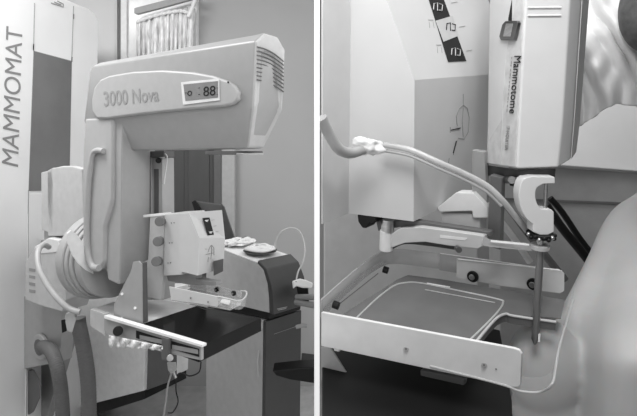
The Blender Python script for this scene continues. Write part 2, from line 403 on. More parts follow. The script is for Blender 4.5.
# hoses (each a thing)
def rib(r, n): return lambda t: r*(1+.018*math.sin(t*n*2*math.pi))
def hose(name, pts, r, n, label):
    bm = bmesh.new(); sp = spline([P(*q) for q in pts], 90); add_tube(bm, sp, rib(r, n), 20)
    return tag(link(name, mesh_from(bm), m_hose, None, 0, 80), label, 'hose')
hose('ribbed_hose', [(78, 318, 2.1), (79, 326, 2.1), (84, 350, 2.1), (88, 380, 2.1), (89, 416, 2.1), (89, 450, 2.1)], .03, 58, 'thick dark ribbed hose hanging straight below the pivot')
hose('ribbed_hose', [(43, 346, 2.36), (51, 351, 2.25), (57, 366, 2.2), (61, 390, 2.2), (63, 420, 2.2), (63, 460, 2.2)], .029, 58, 'thick dark ribbed hose coming out of the round port')
tube('white_hose', [P(*q) for q in ((49, 247, 2.15), (43, 245, 2.1), (38, 252, 2.05), (39, 268, 2.0), (48, 286, 1.97), (60, 301, 1.95), (70, 309, 1.95), (80, 312, 1.95))], .0115, m_wtube)
tag(bpy.data.objects['white_hose'], 'smooth white hose looping down beside the round pivot', 'hose')
cf2 = thing('hose_clip', 'crumpled white clip and dark buckle where the hoses meet', 'clip', P(72, 322, 1.98))
loft('clip_body', [[P(px, py, 1.98+.02*k) for px, py in ((66, 313), (74, 311), (76, 320), (72, 333), (67, 331), (64, 322))] for k in (0, 1)], m_light, cf2, .005)
loft('buckle', [[P(px, py, 1.98+.02*k) for px, py in ((61, 320), (66, 319), (67, 331), (62, 333))] for k in (0, 1)], m_black, cf2, .003)

# ================================================================ SUPPORT TABLE (bucky)
u0 = lambda px, py: L.U(px, py, 0)
tB = thing('support_table', 'black image receptor table with pale rear deck and slotted rail', 'table', L.w(-.2, .15, -.06))
prism('deck', [u0(*q) for q in ((90, 309), (139, 325.5), (198, 306), (136, 295))], Vector((0, 0, -.05)), m_white, tB, .003)
prism('receptor_plate', [u0(*q) for q in ((138, 325), (201, 346), (261.5, 318), (197, 305.5))], Vector((0, 0, -.049)), m_gloss, tB, .002)
kk = [u0(*q)+Z*-.045 for q in ((150, 327), (199, 343), (249, 320), (197, 310))]
prism('receptor_underside', kk, Vector((0, 0, -.02)), m_black, tB, .004)
rl = prism('side_rail', [L.B(*q, -.012) for q in ((104, 316.5), (201, 345.5), (201, 360.5), (165, 353), (108, 336), (104, 330))], L.b*.012, m_body, tB, .0015)
prism('rail_top', [L.B(*q, -.02) for q in ((104, 315.5), (202, 344.8), (202, 347.5), (104, 318.5))], L.b*.02, m_bright, tB, .001)
for s in (((136, 330.5), (163, 339), (162, 346.5), (136, 338)), ((168, 340), (199, 349), (199, 357), (168, 348))):
    sl = prism('rail_slot', [L.B(*q, -.0135) for q in s], L.b*.0012, m_black, tB)
    c0 = [((p[0]-sum(a for a, _ in s)/4)*.84+sum(a for a, _ in s)/4+1.5, (p[1]-sum(b for _, b in s)/4)*.55+sum(b for _, b in s)/4+1.0) for p in s]
    prism('slot_slider', [L.B(*q, -.0145) for q in c0], L.b*.001, m_mid, tB)
cyl('rail_knob', L.B(120, 331, -.01), L.B(120, 331, -.03), .008, m_black, tB, 20, .002)
cyl('rail_knob', L.B(118, 331, -.03), L.B(118, 331, -.06), .017, m_black, tB, 24, .003)
prism('deck_front', [L.B(*q, -.002) for q in ((90, 309), (105, 314), (105, 336), (90, 326))], L.b*.02, m_light, tB, .002)
prism('rail_clamp', [L.B(*q, -.026) for q in ((161.5, 337), (168.5, 339), (168, 361), (161, 359))], L.b*.014, m_dgrey, tB, .002)
strokes('plate_mark', [((197, 306.5), (205, 309.5), (213, 308.5), (217, 305.5))], u0, m_mid, tB, Z*.0008, .0006)
# cable clip hanging off the clamp
tH = thing('hanging_clip', 'shiny metal clip with thin dark cord hanging below slotted rail', 'clip', L.B(170, 362, -.03))
cyl('clip_ring', L.B(170, 358, -.022), L.B(170, 358, -.036), .011, m_metal, tH, 20, .002)
loft('clip_jaw', [[L.B(px, py, b) for px, py in ((167, 362), (176, 362), (177, 370), (171, 374), (168, 370))] for b in (-.035, -.02)], m_metal, tH, .003)
tube('clip_pin', [L.B(173, 370, -.03), L.B(176, 378, -.03)], .004, m_metal, tH)
tube('cord', [L.B(*q, -.02) for q in ((201, 362), (199, 372), (190, 376), (182, 373), (177, 376), (176, 390), (178, 402), (173, 412), (168, 413))], .0022, m_black, tH)
tube('pale_cord', [L.B(*q, -.01) for q in ((172, 372), (168, 385), (166, 400), (163, 420))], .003, m_mid, tH)
# crumpled drape under the rail
bm = bmesh.new()
rows = []
for j in range(7):
    r_ = []
    for i in range(30):
        t = i/29; px = 109+t*54; py = 335+t*11+j*(1.9-1.2*t)+.9*math.sin(i*1.7+j)*(j/6)
        r_.append(L.B(px, py, -.05+.006*math.sin(i*1.1+j*.8)+.004*math.sin(i*2.3)))
    rows.append(r_)
add_loft(bm, rows, closed=False); o = link('drape', mesh_from(bm), m_gauze); s_ = o.modifiers.new('s', 'SOLIDIFY'); s_.thickness = .002
tag(o, 'crumpled white film drape tucked under left end of slotted rail', 'drape')
# angled fin
tF = thing('angle_plate', 'upright grey triangular plate standing on pale rear deck', 'plate', L.B(128, 322, .0))
prism('plate', [L.B(*q, .01) for q in ((113.5, 319), (114, 304), (131, 271), (133, 262), (138, 261), (142, 264), (142.5, 325), (139, 325))], L.b*.006, m_body, tF, .001)
prism('plate_edge', [L.B(*q, .012) for q in ((139.5, 262), (142.5, 263), (143.5, 323), (140.5, 324))], L.b*.02, m_dgrey, tF, .001)
cyl('rivet', L.B(122, 294, .01), L.B(122, 294, .006), .005, m_bright, tF, 16)
cyl('rivet', L.B(135, 308, .01), L.B(135, 308, .006), .005, m_bright, tF, 16)
cyl('rivet', L.B(121.5, 318, .01), L.B(121.5, 318, .006), .0035, m_bright, tF, 16)

# ================================================================ BIOPSY UNIT (left)
tU = thing('biopsy_unit', 'white stereotactic biopsy unit with three grey knobs above the black table', 'medical device', L.B(165, 296, .1))
prism('mount_plate', [L.B(*q, .085) for q in ((150, 215.5), (165, 213.5), (163, 277), (161, 300), (141, 296), (143, 262), (148, 260))], L.b*.015, m_light, tU, .002)
prism('mount_flange', [L.B(*q, .082) for q in ((143, 215), (165, 213), (165, 215.5), (143, 217.5))], L.b*.03, m_bright, tU, .001)
prism('side_panel', [L.B(*q, .075) for q in ((164.5, 214), (184, 213), (182, 275), (163.5, 276))], L.b*.1, m_boxw, tU, .003)
bx_ = [(179, 213.5), (189, 213.2), (199.5, 238), (197.5, 275.5), (179, 271)]
e_ = ext_to(L.B(199.5, 238, .06), L.b, 225)
bfar = .06+e_
hs_o = loft('housing', [[L.B(*q, .06) for q in bx_], [L.B(*q, bfar) for q in ((205, 211.5), (222, 210), (225, 238), (223.5, 268), (206, 264))]], m_boxw, tU, 0, 8)
for py, px in ((221, 159.5), (241, 157.5), (261, 156)):
    kn = cyl('knob', L.B(px+2, py, .075), L.B(px, py+.5, .045), .0175, m_knob, tU, 28, .003)
    for dx, dy in ((12, 0), (14.5, -.2)):
        cyl('index_dot', L.B(px+dx, py+dy+2, .0745), L.B(px+dx, py+dy+2, .0735), .0018, m_ink, tU, 10)
# label strip on the sloped face
s0, s1 = L.B(192, 213, .06), L.B(204.5, 241.5, .06)
ns = (s1-s0).cross(L.b).normalized(); ns = ns if ns.dot(CAM-s0) > 0 else -ns
ns = (CAM-s0).normalized(); hs = on_mesh(hs_o, .0008)
st = prism('label_strip', [hs(*q)+ns*.0005 for q in ((202.5, 218), (209.5, 217.5), (214, 234.5), (207.5, 235.5))], ns*.001, m_ink, tU)
for q in ((206.5, 220.5), (208.5, 226.5), (210.5, 232)):
    strokes('pictogram', [((q[0]-1.6, q[1]), (q[0]+1.8, q[1]-.3)), ((q[0]-.8, q[1]+1), (q[0]+1.2, q[1]+.8))], hs, m_bright, st, ns*.006, .0013)
    strokes('print', [((q[0]+5.2, q[1]-.3), (q[0]+8, q[1]-.8))], hs, m_softink, tU, ns*.001, .0007)
nr = L.b.cross(L.c).normalized(); nr = nr if nr.dot(CAM-s1) > 0 else -nr
nr = (CAM-s1).normalized(); hr = on_mesh(hs_o, .0008)
strokes('breast_diagram', [((211, 245), (212, 250), (211, 259)), ((208, 252), (210, 247), (212, 245.5), (214, 248), (214, 255)), ((206, 254.5), (213, 253)), ((208.5, 257), (208, 262)), ((205.5, 249), (206.5, 249))], hr, m_text, tU, nr*.001, .0009)
hb = prism('holder_block', [hit(*q, hr(214, 262), L.nb) for q in ((213.5, 261), (223.5, 258.5), (223, 271), (213.5, 275.5))], nr*.02, m_dgrey, tU, .002)
prism('under_bracket', [L.B(*q, .1) for q in ((166, 275), (196, 273), (196, 279), (216, 282), (216, 285.5), (190, 285), (168, 281))], L.b*.03, m_mid, tU, .002)

# ================================================================ COMPRESSION PADDLE (left)
tP = thing('compression_paddle', 'small clear compression paddle with two black screws over the black table', 'paddle', L.B(200, 300, .08))
cL = .108
u1 = lambda px, py: L.U(px, py, (L.B(218, 296.5, .05)-L.O).dot(Z))
prism('near_plate', [L.B(*q, .05) for q in ((169, 286.5), (218, 296.5), (217, 307), (200, 304), (171, 300))], L.b*.004, m_boxw, tP, .0015)
fr = [L.B(*q, .15) for q in ((188, 280), (241, 291.5), (241, 298), (188, 287))]
prism('far_plate', fr, L.b*.004, m_clear, tP, .001)
tube('paddle_rim', [L.B(218, 296.5, .05), L.B(229, 299, .055), L.B(239, 301, .07), L.B(245, 297.5, .11), L.B(246.5, 292, .14), L.B(241, 291, .15)], .0028, m_light, tP)
bm = bmesh.new(); ed = spline([L.B(218, 296.5, .05), L.B(229, 299, .055), L.B(239, 301, .07), L.B(245, 297.5, .11), L.B(246.5, 292, .14)], 6)
add_loft(bm, [ed, [p-Z*.028 for p in ed]], closed=False); o = link('paddle_end', mesh_from(bm), m_clear, tP)
prism('paddle_floor', [p for p in (L.B(171, 300, .05), L.B(217, 307, .05), L.B(230, 309.5, .055), L.B(241, 304, .09), L.B(241, 299, .15), L.B(190, 288, .15))], Z*-.003, m_clear2, tP)
prism('floor_pad', [L.B(220, 303, .06), L.B(229, 305.5, .06), L.B(231, 300.5, .1), L.B(222, 299.5, .1)], Z*.003, m_white, tP, .001)
for q in ((217.5, 289.3), (234.5, 293)):
    c0 = L.B(*q, .149); s_ = cyl('screw', c0, c0-L.b*.008, .0085, m_black, tP, 20, .001); cyl('screw_head', c0-L.b*.008, c0-L.b*.011, .003, m_metal, s_, 12)
for q in ((190.5, 298), (208, 302)):
    cyl('pin', L.B(*q, .05), L.B(*q, .046), .0024, m_dgrey, tP, 10)

# ================================================================ BIOPSY CART
Cc = Frame(P(257, 264, 2.15), -ray(-201, 150), ray(800, 150), Z)
tR = thing('control_cart', 'tall cart with pale sides and curved charcoal front, tubing on top', 'cart', Vector((Cc.w(-.2, .15, 0).x, Cc.w(-.2, .15, 0).y, 0)))
c0 = lambda px, py: Cc.B(px, py, 0)
W1 = ext_to(c0(257, 264), Cc.b, 290)
sidep = [(206, 244), (257, 263.5), (263, 270), (267, 284), (268.5, 298), (269, 313), (240, 306), (206, 298)]
pr = [c0(*q) for q in sidep]
prism('console_body', pr, Cc.b*W1, M('console_pale_panel', .5, .45), tR, .004)
prism('console_top', [pr[0]+Z*.001, pr[1]+Z*.001, pr[1]+Cc.b*W1+Z*.001, pr[0]+Cc.b*W1+Z*.001], Z*.006, m_bright, tR, .002)
# charcoal front shell following the curve
inner = [(257, 263.5), (263, 270), (267, 284), (268.5, 298), (269, 313.5)]
ri = [c0(*q) for q in inner]
outer = [p+Cc.a*w_+Z*z_ for p, w_, z_ in zip(ri, (.004, .02, .03, .03, .03), (.016, .008, 0, 0, 0))]
prism('console_front', ri+outer[::-1], Cc.b*W1*1.0, m_dark, tR, .006)
for p, q in zip((1,), (1,)):
    pass
nf = Cc.b.cross(Cc.c).normalized(); nf = nf if nf.dot(CAM-ri[3]) > 0 else -nf
hf = lambda px, py: hit(px, py, outer[4], nf)
strokes('front_badge', [((277, 309), (287, 306.8)), ((278, 310), (286, 308.3))], hf, m_light, tR, nf*.001, .0012)
lo = [(206, 309), (262, 320), (261, 350), (258, 500), (200, 500)]
lp = [c0(*q) for q in ((206, 309), (263, 320.5))]
z_low = lp[1].z
prism('lower_cabinet', [lp[0], lp[1], Vector((lp[1].x-.01, lp[1].y, .08)), Vector((lp[0].x, lp[0].y, .08))], Cc.b*W1, M('cart_side_paint', .5, .5), tR, .003)
prism('lower_front', [lp[1], lp[1]+Cc.a*.02, Vector(((lp[1]+Cc.a*.02).x-.01, (lp[1]+Cc.a*.02).y, .08)), Vector((lp[1].x-.01, lp[1].y, .08))], Cc.b*W1*1.08, m_dark, tR, .003)
prism('shelf_gap', [c0(*q)+Cc.b*.01 for q in ((206, 297), (268, 312), (267, 320), (206, 308))], Cc.b*W1*.95, m_black, tR)
hg = lambda px, py: hit(px, py, lp[1]+Cc.a*.02, nf)
strokes('front_groove', [((274, 334), (297, 326))], hg, m_mid, tR, nf*.001, .0012)
tube('side_handle', [c0(*q)-Cc.b*.012 for q in ((264, 322), (263, 328), (264, 326))], .005, m_light, tR)
tube('side_handle', [c0(*q)-Cc.b*.012 for q in ((261, 350), (259.5, 362), (260.5, 376))], .004, m_light, tR)
ftz = .0
for i in (0, 1):
    for j in (0, 1):
        q = (lp[0] if i else lp[1]+Cc.a*-.03)+Cc.b*(W1*(.1+.8*j)); q = Vector((q.x, q.y, .04))
        cyl('caster', q-Cc.b*.012, q+Cc.b*.012, .04, m_black, tR, 24, .004)
        prism('caster_fork', [q+Vector((-.015, -.015, .03)), q+Vector((.015, -.015, .03)), q+Vector((.015, .015, .03)), q+Vector((-.015, .015, .03))], Z*.02, m_dmetal, tR)
# things standing on the cart
ctop = pr[0].z+.008
def onct(px, py): return hit(px, py, Vector((0, 0, ctop)), Z)
def tz(px, py): # cart top follows its edge line
    return None
zt0, zt1 = pr[0], pr[1]
ntop = (pr[1]-pr[0]).cross(Cc.b).normalized(); ntop = ntop if ntop.z > 0 else -ntop
tp = lambda px, py: hit(px, py, pr[1]+Z*.008, ntop)
tD = thing('coiled_tubing_dish', 'round shallow dish of coiled white tubing on the cart top', 'dish', tp(260, 253))
dc = tp(260, 253.5)+ntop*.004; ux = Cc.a; uy = ntop.cross(ux).normalized()
def ring(c, r, h, n=40): return [c+ux*r*math.cos(2*math.pi*k/n)+uy*r*math.sin(2*math.pi*k/n)+ntop*h for k in range(n)]
loft('dish', [ring(dc, .045, 0), ring(dc, .072, .006), ring(dc, .078, .012), ring(dc, .07, .010), ring(dc, .04, .006)], m_dgrey, tD, 0, 60)
for k in range(4):
    rr = .066-.012*k
    bm = bmesh.new(); cpts = [dc+ux*rr*math.cos(a)+uy*rr*math.sin(a)+ntop*(.020+.004*k+.002*math.sin(3*a+k)) for a in [2*math.pi*i/40 for i in range(41)]]
    add_tube(bm, cpts, .006, 8, cap=False); link('tubing_coil', mesh_from(bm), m_bright, tD)
bm = bmesh.new()
bmesh.ops.create_icosphere(bm, subdivisions=4, radius=1)
from mathutils import noise
gc = tp(239, 245)
for v in bm.verts:
    n_ = 1+.35*noise.noise(v.co*2.3)+.12*noise.noise(v.co*6)
    c = v.co*n_; v.co = gc+ux*c.x*.055+uy*c.y*.085+ntop*(max(-.2, c.z)*.022+.012)
tag(link('gauze_bundle', mesh_from(bm), m_gauze, None, 0, 80), 'crumpled white gauze bundle on the cart top behind the biopsy unit', 'gauze')
tube('dark_lead', [tp(224, 247)+ntop*.012, tp(236, 247)+ntop*.028, tp(246, 243)+ntop*.03, tp(252, 246)+ntop*.014], .003, m_dgrey)
tag(bpy.data.objects['dark_lead'], 'short dark lead lying across the white gauze bundle', 'cable')
y_ = 2.2
tube('looped_tube', [P(*q) for q in ((275, 250, 2.27), (276, 240, 2.27), (281, 232, 2.27), (290, 228, 2.27), (298, 230, 2.26), (303, 238, 2.24), (305, 250, 2.2), (303, 262, 2.15), (298, 272, 2.1), (296, 282, 2.06))], .0036, m_tube)
tag(bpy.data.objects['looped_tube'], 'thin translucent tube arching up from the cart top', 'tube')
tQ = thing('tube_connector', 'white plastic connector with grey plugs clipped to cart front', 'connector', P(302, 284, 2.1))
loft('connector_body', [[P(px, py, d_) for px, py in ((292, 281), (300, 278.5), (306, 280), (313, 283), (312, 288), (303, 288), (296, 286), (293, 289))] for d_ in (2.06, 2.1)], m_bright, tQ, .006)
prism('connector_base', [P(*q, 2.1) for q in ((296, 286), (308, 287), (309, 303), (299, 300))], Vector((0, .05, 0)), m_black, tQ, .004)
for q0, q1 in (((297, 297, 2.1), (317, 297, 1.98)), ((296, 302, 2.1), (317, 306, 1.98))):
    o = cyl('plug', P(*q0), P(*q1), .012, m_mid, tQ, 20, .002)
prism('wall_shelf_arm', [P(*q, 2.0) for q in ((272, 371), (300, 368), (318, 367), (316.5, 384), (290, 380), (276, 376))], Vector((0, .08, 0)), m_black, None, .006)
tag(bpy.data.objects['wall_shelf_arm'], 'black tapered bar jutting in front of lower cart', 'bar')
tube('cart_pull', [P(*q, 2.02) for q in ((296, 327), (303, 325.5), (307, 326))], .008, m_mid, tR)
prism('black_box', [P(*q, 2.4) for q in ((301, 361), (318, 363), (318, 374), (301, 370))], Vector((0, .1, 0)), m_black, None, .004)
tag(bpy.data.objects['black_box'], 'small black box against the divider behind lower cart', 'box')
# tilted monitor behind the biopsy unit
tN = thing('monitor', 'dark tilted monitor seen from behind the biopsy unit', 'monitor', P(215, 245, 2.7))
prism('monitor_back', [P(*q) for q in ((194, 201, 2.7), (222, 205, 2.65), (236, 243, 2.6), (208, 246, 2.65))], Vector((0, .03, 0)), m_door, tN, .004)
prism('monitor_edge', [P(*q) for q in ((191.5, 202, 2.67), (195, 200, 2.67), (202, 212, 2.65), (210, 246, 2.62), (206, 246, 2.62))], Vector((0, .02, 0)), m_black, tN, .003)
prism('monitor_edge', [P(*q) for q in ((221, 204, 2.63), (224, 207, 2.63), (235, 240, 2.6), (226, 242, 2.6))], Vector((0, .02, 0)), m_dark, tN, .003)
tube('monitor_post', [P(215, 243, 2.66), P(215, 300, 2.66), P(215, 440, 2.66)], .02, m_dark, tN, 2)

# ================================================================ RIGHT ROOM : close view of the needle guide
KS = 1.3
th = math.atan(95/F)
Ur = Vector((0, -math.sin(th), math.cos(th)))
ar, br = -ray(-1033, 55), ray(757, 55)
R = Frame(P(520, 350, .5*KS), ar, br, Ur)
nR = R.nb if R.nb.dot(CAM-R.O) > 0 else -R.nb
rb = lambda b: (lambda px, py: R.B(px, py, b*KS))
top = lambda px, py: R.U(px, py, 0)
mm = .001*KS
# background cabinet
tW = thing('worktop_cabinet', 'white topped cabinet with grey front behind the person', 'cabinet', P(600, 250, 1.5))
f0, f1 = P(520, 163, 1.45), P(700, 175, 1.3)
b0_, b1_ = P(530, 96, 1.45*1.0), P(700, 90, 1.3)
prism('worktop', [P(500, 161, 1.5), P(640, 171.5, 1.4), P(690, 175, 1.36), P(690, 106, 1.42), P(590, 100, 1.55), P(500, 98, 1.6)], Vector((0, .03, -.01)), m_boxw, tW, .004)
prism('front', [P(500, 163, 1.52), P(690, 177, 1.38), Vector((P(690, 0, 1.38).x, 1.38, 0)), Vector((P(500, 0, 1.52).x, 1.52, 0))], Vector((0, .1, 0)), m_mid, tW, .004)
prism('drawer_seam', [P(500, 197.5, 1.515), P(690, 205, 1.373), P(690, 207, 1.373), P(500, 199.5, 1.515)], Vector((0, .01, 0)), m_dgrey, tW)
# rear backdrop column of the stand
prism('rear_panel', [P(324, 200, 1.3), P(478, 200, 1.28), Vector((P(478, 0, 1.28).x, 1.28, 0)), Vector((P(324, 0, 1.3).x, 1.3, 0))], Vector((0, .05, 0)), m_light, None, .004)
tag(bpy.data.objects['rear_panel'], 'flat grey stand panel behind the clear tray', 'panel')
# gantry column at the far left
nb0 = R.B(414, 221, .13*KS); lb = R.B(347, 213, .13*KS)
hc = lambda px, py: hit(px, py, lb, R.na)
prism('gantry_column', [hc(*q) for q in ((321, -30), (348, -30), (352, 211), (321, 224))], R.a*.003, m_col, None, .001)
tag(bpy.data.objects['gantry_column'], 'smooth grey gantry cover left of the white box', 'column')
# white box
hb1 = lambda px, py: R.B(px, py, .13*KS)
tX = thing('biopsy_box', 'large white box with sloped label panel above the clear tray', 'medical device', nb0)
e2 = ext_to(nb0, R.b, 520)
e2 = min(e2, .33*KS) if e2 > 0 else .33*KS
hx = prism('housing', [hb1(*q) for q in ((346.5, -40), (346.5, 213), (413.5, 221.5), (414.5, 80), (389, 5), (373, -40))], R.b*e2, m_boxw, tX, 0, 10)
t0, t1 = hb1(414.5, 80), hb1(389, 5)
nt_ = (t1-t0).cross(R.b).normalized(); nt_ = nt_ if nt_.dot(CAM-t0) > 0 else -nt_
ht = on_mesh(hx, .0006)
ls = prism('label_strip', [ht(*q)+nt_*.0003 for q in ((423, -18), (437, -18), (466, 61), (448, 62))], nt_*.0006, m_ink, tX)
prism('label_window', [ht(*q)+nt_*.001 for q in ((435, 21), (452, 16), (458, 36), (443, 42))], nt_*.0003, m_light, ls)
for q in ((436, 7), (449, 27), (454, 52)):
    strokes('pictogram', [((q[0]-3.5, q[1]+3), (q[0]-3, q[1]-3), (q[0]+.5, q[1]-4), (q[0]+.5, q[1]+4)), ((q[0]+2.5, q[1]-3), (q[0]+5.5, q[1]-2), (q[0]+5, q[1]+4), (q[0]+2, q[1]+3.5))], ht, m_light if q[1] != 27 else m_ink, ls, nt_*.002, .0009)
for (x_, y_2) in ((429, 24), (437, 49)):
    strokes('print', [((x_-1, y_2-4), (x_+4, y_2-4)), ((x_, y_2-2), (x_+.5, y_2+4)), ((x_+4, y_2-2), (x_+5, y_2+4))], ht, m_softink, tX, nt_*.0004, .0004)
for (x_, y_2) in ((453, 3), (461, 27), (468, 51)):
    strokes('print', [((x_-2, y_2), (x_+4, y_2-1))], ht, m_softink, tX, nt_*.0004, .0004)
nq = R.na.normalized(); nq = nq if nq.dot(CAM-t0) > 0 else -nq
hq = on_mesh(hx, .0006)
dg = [((463, 94), (463, 106)), ((457, 126), (456, 116), (459, 109), (463, 105), (467, 108), (469, 118), (468, 132), (464, 139), (458, 138)), ((463, 108), (462, 122), (463, 137)), ((450, 130), (460, 128)), ((450, 127), (450, 133)), ((457, 140), (453, 155)), ((449, 158), (448, 166))]
strokes('breast_diagram', dg, hq, m_text, tX, nq*.0005, .0005)
strokes('diagram_arrow', [((451, 130), (460, 128)), ((456, 141), (453, 153))], hq, m_ink, tX, nq*.0006, .0010)
# bracket under the box
tY = thing('guide_bracket', 'white bracket arm with upright pin holding the needle guide', 'bracket', R.B(387, 250, .14*KS))
g = .14
hB = rb(g)
cyl('pin_collar', hB(388, 219), hB(387.5, 231), .008*KS*1.1, m_metal, tY, 24)
cyl('pin', hB(386.5, 230), hB(386, 250), .0088*KS, m_white, tY, 28, .0015)
arm_p = [(391, 234), (400, 228), (420, 227), (450, 231), (484, 236), (483, 246), (478, 249), (450, 246), (425, 242), (405, 243), (391, 248)]
prism('arm', [R.B(*q, (g-.005)*KS) for q in arm_p], R.b*.01*KS, m_light, tY, .0015)
prism('arm_slot', [R.B(*q, (g-.0056)*KS) for q in ((440, 235), (467, 238), (465, 240.5), (440, 238))], R.b*.0006, m_white, tY)
kk_ = prism('dark_knob', [R.B(*q, (g-.01)*KS) for q in ((357, 214.5), (376, 217), (375, 223), (370, 223), (366, 228.5), (362, 228), (358, 222))], R.b*.02*KS, m_black, tY, .002)
tube('under_rod', [R.B(*q, (g+.01)*KS) for q in ((392, 246), (405, 241), (430, 243), (458, 247))], .0042*KS, m_dark, tY)
prism('dark_bar', [R.B(*q, (g+.005)*KS) for q in ((376, 221), (415, 221), (490, 232), (490, 236.5), (440, 231), (400, 227), (378, 231))], R.b*.012*KS, m_dgrey, tY, .001)
prism('upper_block', [R.B(*q, .19*KS) for q in ((437, 208), (456, 192.5), (473, 193), (488, 208), (488, 218), (473, 218), (472, 211), (440, 212))], R.b*.02*KS, m_white, tY, .0015)
prism('lower_block', [R.B(*q, .195*KS) for q in ((441, 213), (480, 214), (480, 232), (442, 227))], R.b*.02*KS, m_light, tY, .0015)
cyl('bolt', R.B(457, 248, .13*KS), R.B(459, 250, .12*KS), .005, m_dmetal, tY, 14)
# upright posts behind the device
prism('support_post', [R.B(*q, .2*KS) for q in ((472, 150), (484, 152), (488, 210), (472, 209))], R.b*.012*KS, m_mid, tY, .001)
prism('support_post', [R.B(*q, .17*KS) for q in ((490, 175), (502, 178), (500, 250), (487, 246))], R.b*.012*KS, m_dgrey, tY, .001)
# clear needle guide arm
tG = thing('needle_guide', 'clear plastic needle guide arm with dark beaded collar', 'needle guide', P(540, 245, .6*KS))
yg = .60*KS
prism('guide_arm', [P(*q) for q in ((484, 236, yg*1.03), (492, 241, yg*1.03), (532, 245, yg), (548, 245, yg), (548, 251, yg), (530, 251, yg), (490, 247, yg*1.03), (482, 246, yg*1.03))], Vector((0, .012, .001)), m_clear2, tG, .001)
prism('guide_edge', [P(*q) for q in ((491, 240, yg*1.02), (529, 244, yg*.99), (529, 245.6, yg*.99), (491, 242, yg*1.02))], Vector((0, .002, 0)), m_bright, tG)
def hring(c, r, n=28, flat=1.): return [c+Vector((1, 0, 0))*r*math.cos(2*math.pi*k/n)+R.b.cross(Ur).cross(Ur).normalized()*0+Vector((0, math.cos(th), math.sin(th)))*r*flat*math.sin(2*math.pi*k/n) for k in range(n)]
cg = P(540, 246, yg)
loft('guide_boss', [hring(cg-Ur*.004, .014), hring(cg+Ur*.002, .0145), hring(cg+Ur*.003, .012)], m_light, tG, 0, 40)
cyl('guide_neck', cg, cg+Ur*.012, .006, m_metal, tG, 16)
cc_ = P(541, 235, yg)
loft('collar', [hring(cc_-Ur*.003, .0185), hring(cc_+Ur*.004, .0195)], m_black, tG, .001, 40)
for k in range(18):
    a = 2*math.pi*k/18; p = cc_+Vector((1, 0, 0))*.0195*math.cos(a)+Vector((0, math.cos(th), math.sin(th)))*.0195*math.sin(a)
    bm = bmesh.new(); bmesh.ops.create_icosphere(bm, subdivisions=2, radius=.0034, matrix=Matrix.Translation(p+Ur*(.0015 if k % 2 else -.0015)))
    link('bead', mesh_from(bm), m_black if k % 3 else m_metal, tG)
# biopsy needle
tI = thing('biopsy_needle', 'thick grey metal needle pointing straight down into the tray opening', 'needle', P(535, 343, yg))
n0, n1 = P(540.5, 247, yg), P(535.5, 333, yg*1.0)
dn = (n1-n0).normalized()
bm = bmesh.new(); add_tube(bm, [n0, n0+(n1-n0)*.3, n1, n1+dn*.010, n1+dn*.0185], lambda t: (.0056, .0058, .0056, .0056, .0009)[min(4, int(round(t*4)))], 18)
link('needle_shaft', mesh_from(bm), m_ndl, tI)
bm = bmesh.new(); add_tube(bm, [n1+Vector((.004, -.004, 0)), n1+dn*.012+Vector((.004, -.003, 0))], .0022, 10); link('needle_tip_notch', mesh_from(bm), m_bright, tI)
# driver (hand piece)
tV = thing('biopsy_driver', 'white handheld biopsy driver with sideways lettering and speckled clear side', 'medical device', P(535, 170, .62*KS))
yd = .6*KS
def dr(pts): return [P(*q) for q in pts]
bot = [(487, 161, yd*1.12), (489, 165, yd*1.11), (517, 168.5, yd), (558, 167.5, yd), (570, 160, yd*1.04), (575, 152, yd*1.12), (500, 150, yd*1.3)]
topr = [(490.5, -30, yd*1.12), (491.5, -30, yd*1.11), (527, -30, yd), (572, -30, yd), (583, -30, yd*1.04), (590, -30, yd*1.12), (505, -30, yd*1.3)]
midr = [(488, 120, yd*1.12), (489.5, 120, yd*1.11), (519.5, 120, yd), (563, 120, yd), (573, 122, yd*1.04), (578.5, 122, yd*1.12), (502, 120, yd*1.3)]
loft('driver_body', [dr(bot), dr(midr), dr(topr)], m_cream, tV, .003, 25)
prism('side_panel', [P(570.5, 159, yd*1.038), P(575.5, 152, yd*1.117), P(579, 122, yd*1.117), P(590.5, -30, yd*1.117), P(583.5, -30, yd*1.037), P(573.5, 122, yd*1.037)], Vector((.0012, -.0006, 0)), m_mid2, tV)  # thin grey sheet: shade of the right facet put into its colour
# speckled side cover on the left face
l0, l1, l2 = P(489, 165, yd*1.11), P(517, 168.5, yd), P(527, -30, yd)
nl = (l1-l0).cross(l2-l0).normalized(); nl = nl if nl.dot(CAM-l0) > 0 else -nl
hl_ = lambda px, py: hit(px, py, l0, nl)
prism('side_cover', [hl_(*q)+nl*-.0005 for q in ((488, 163), (516, 167), (526, -30), (491.5, -30))], nl*.0022, m_speck, tV, .0008)
strokes('cover_edge', [((502, 165), (503.5, 110), (506, 60))], hl_, m_light, tV, nl*.0018, .0005)
cl_ = lambda px, py: hl_(px, py)+nl*.0022
cp = prism('clip', [cl_(*q) for q in ((505, 40.5), (503.5, 37), (506.5, 25), (509.5, 21.5), (521, 21), (522.5, 23), (519, 38), (518, 40.5))], nl*.006, m_dmetal, tV, .001)
prism('clip_face', [cl_(*q)+nl*.006 for q in ((508, 37), (511, 24), (518, 24), (515.5, 37))], nl*.001, m_metal, cp, .001)
prism('clip_slot', [cl_(*q) for q in ((510, -5), (514, -5), (513, 21), (510, 21))], nl*.001, m_black, tV)
hT = lambda px, py: hl_(px, py)+nl*.0024
text('lettering', 'Mammotome', [(516, 56), (511, 113.5), (517, 113.8), (523, 56)], hT, m_ink, tV, nl*.0003, bold=0)
for k in range(14):
    t = k/14; strokes('fine_print', [((512+1.2-5*t, 57+56*t), (512+1.2-5*t-.25, 57+56*t+(2.2, 3, 1.6)[k % 3]))], hT, m_softink, tV, nl*.0003, .0006)
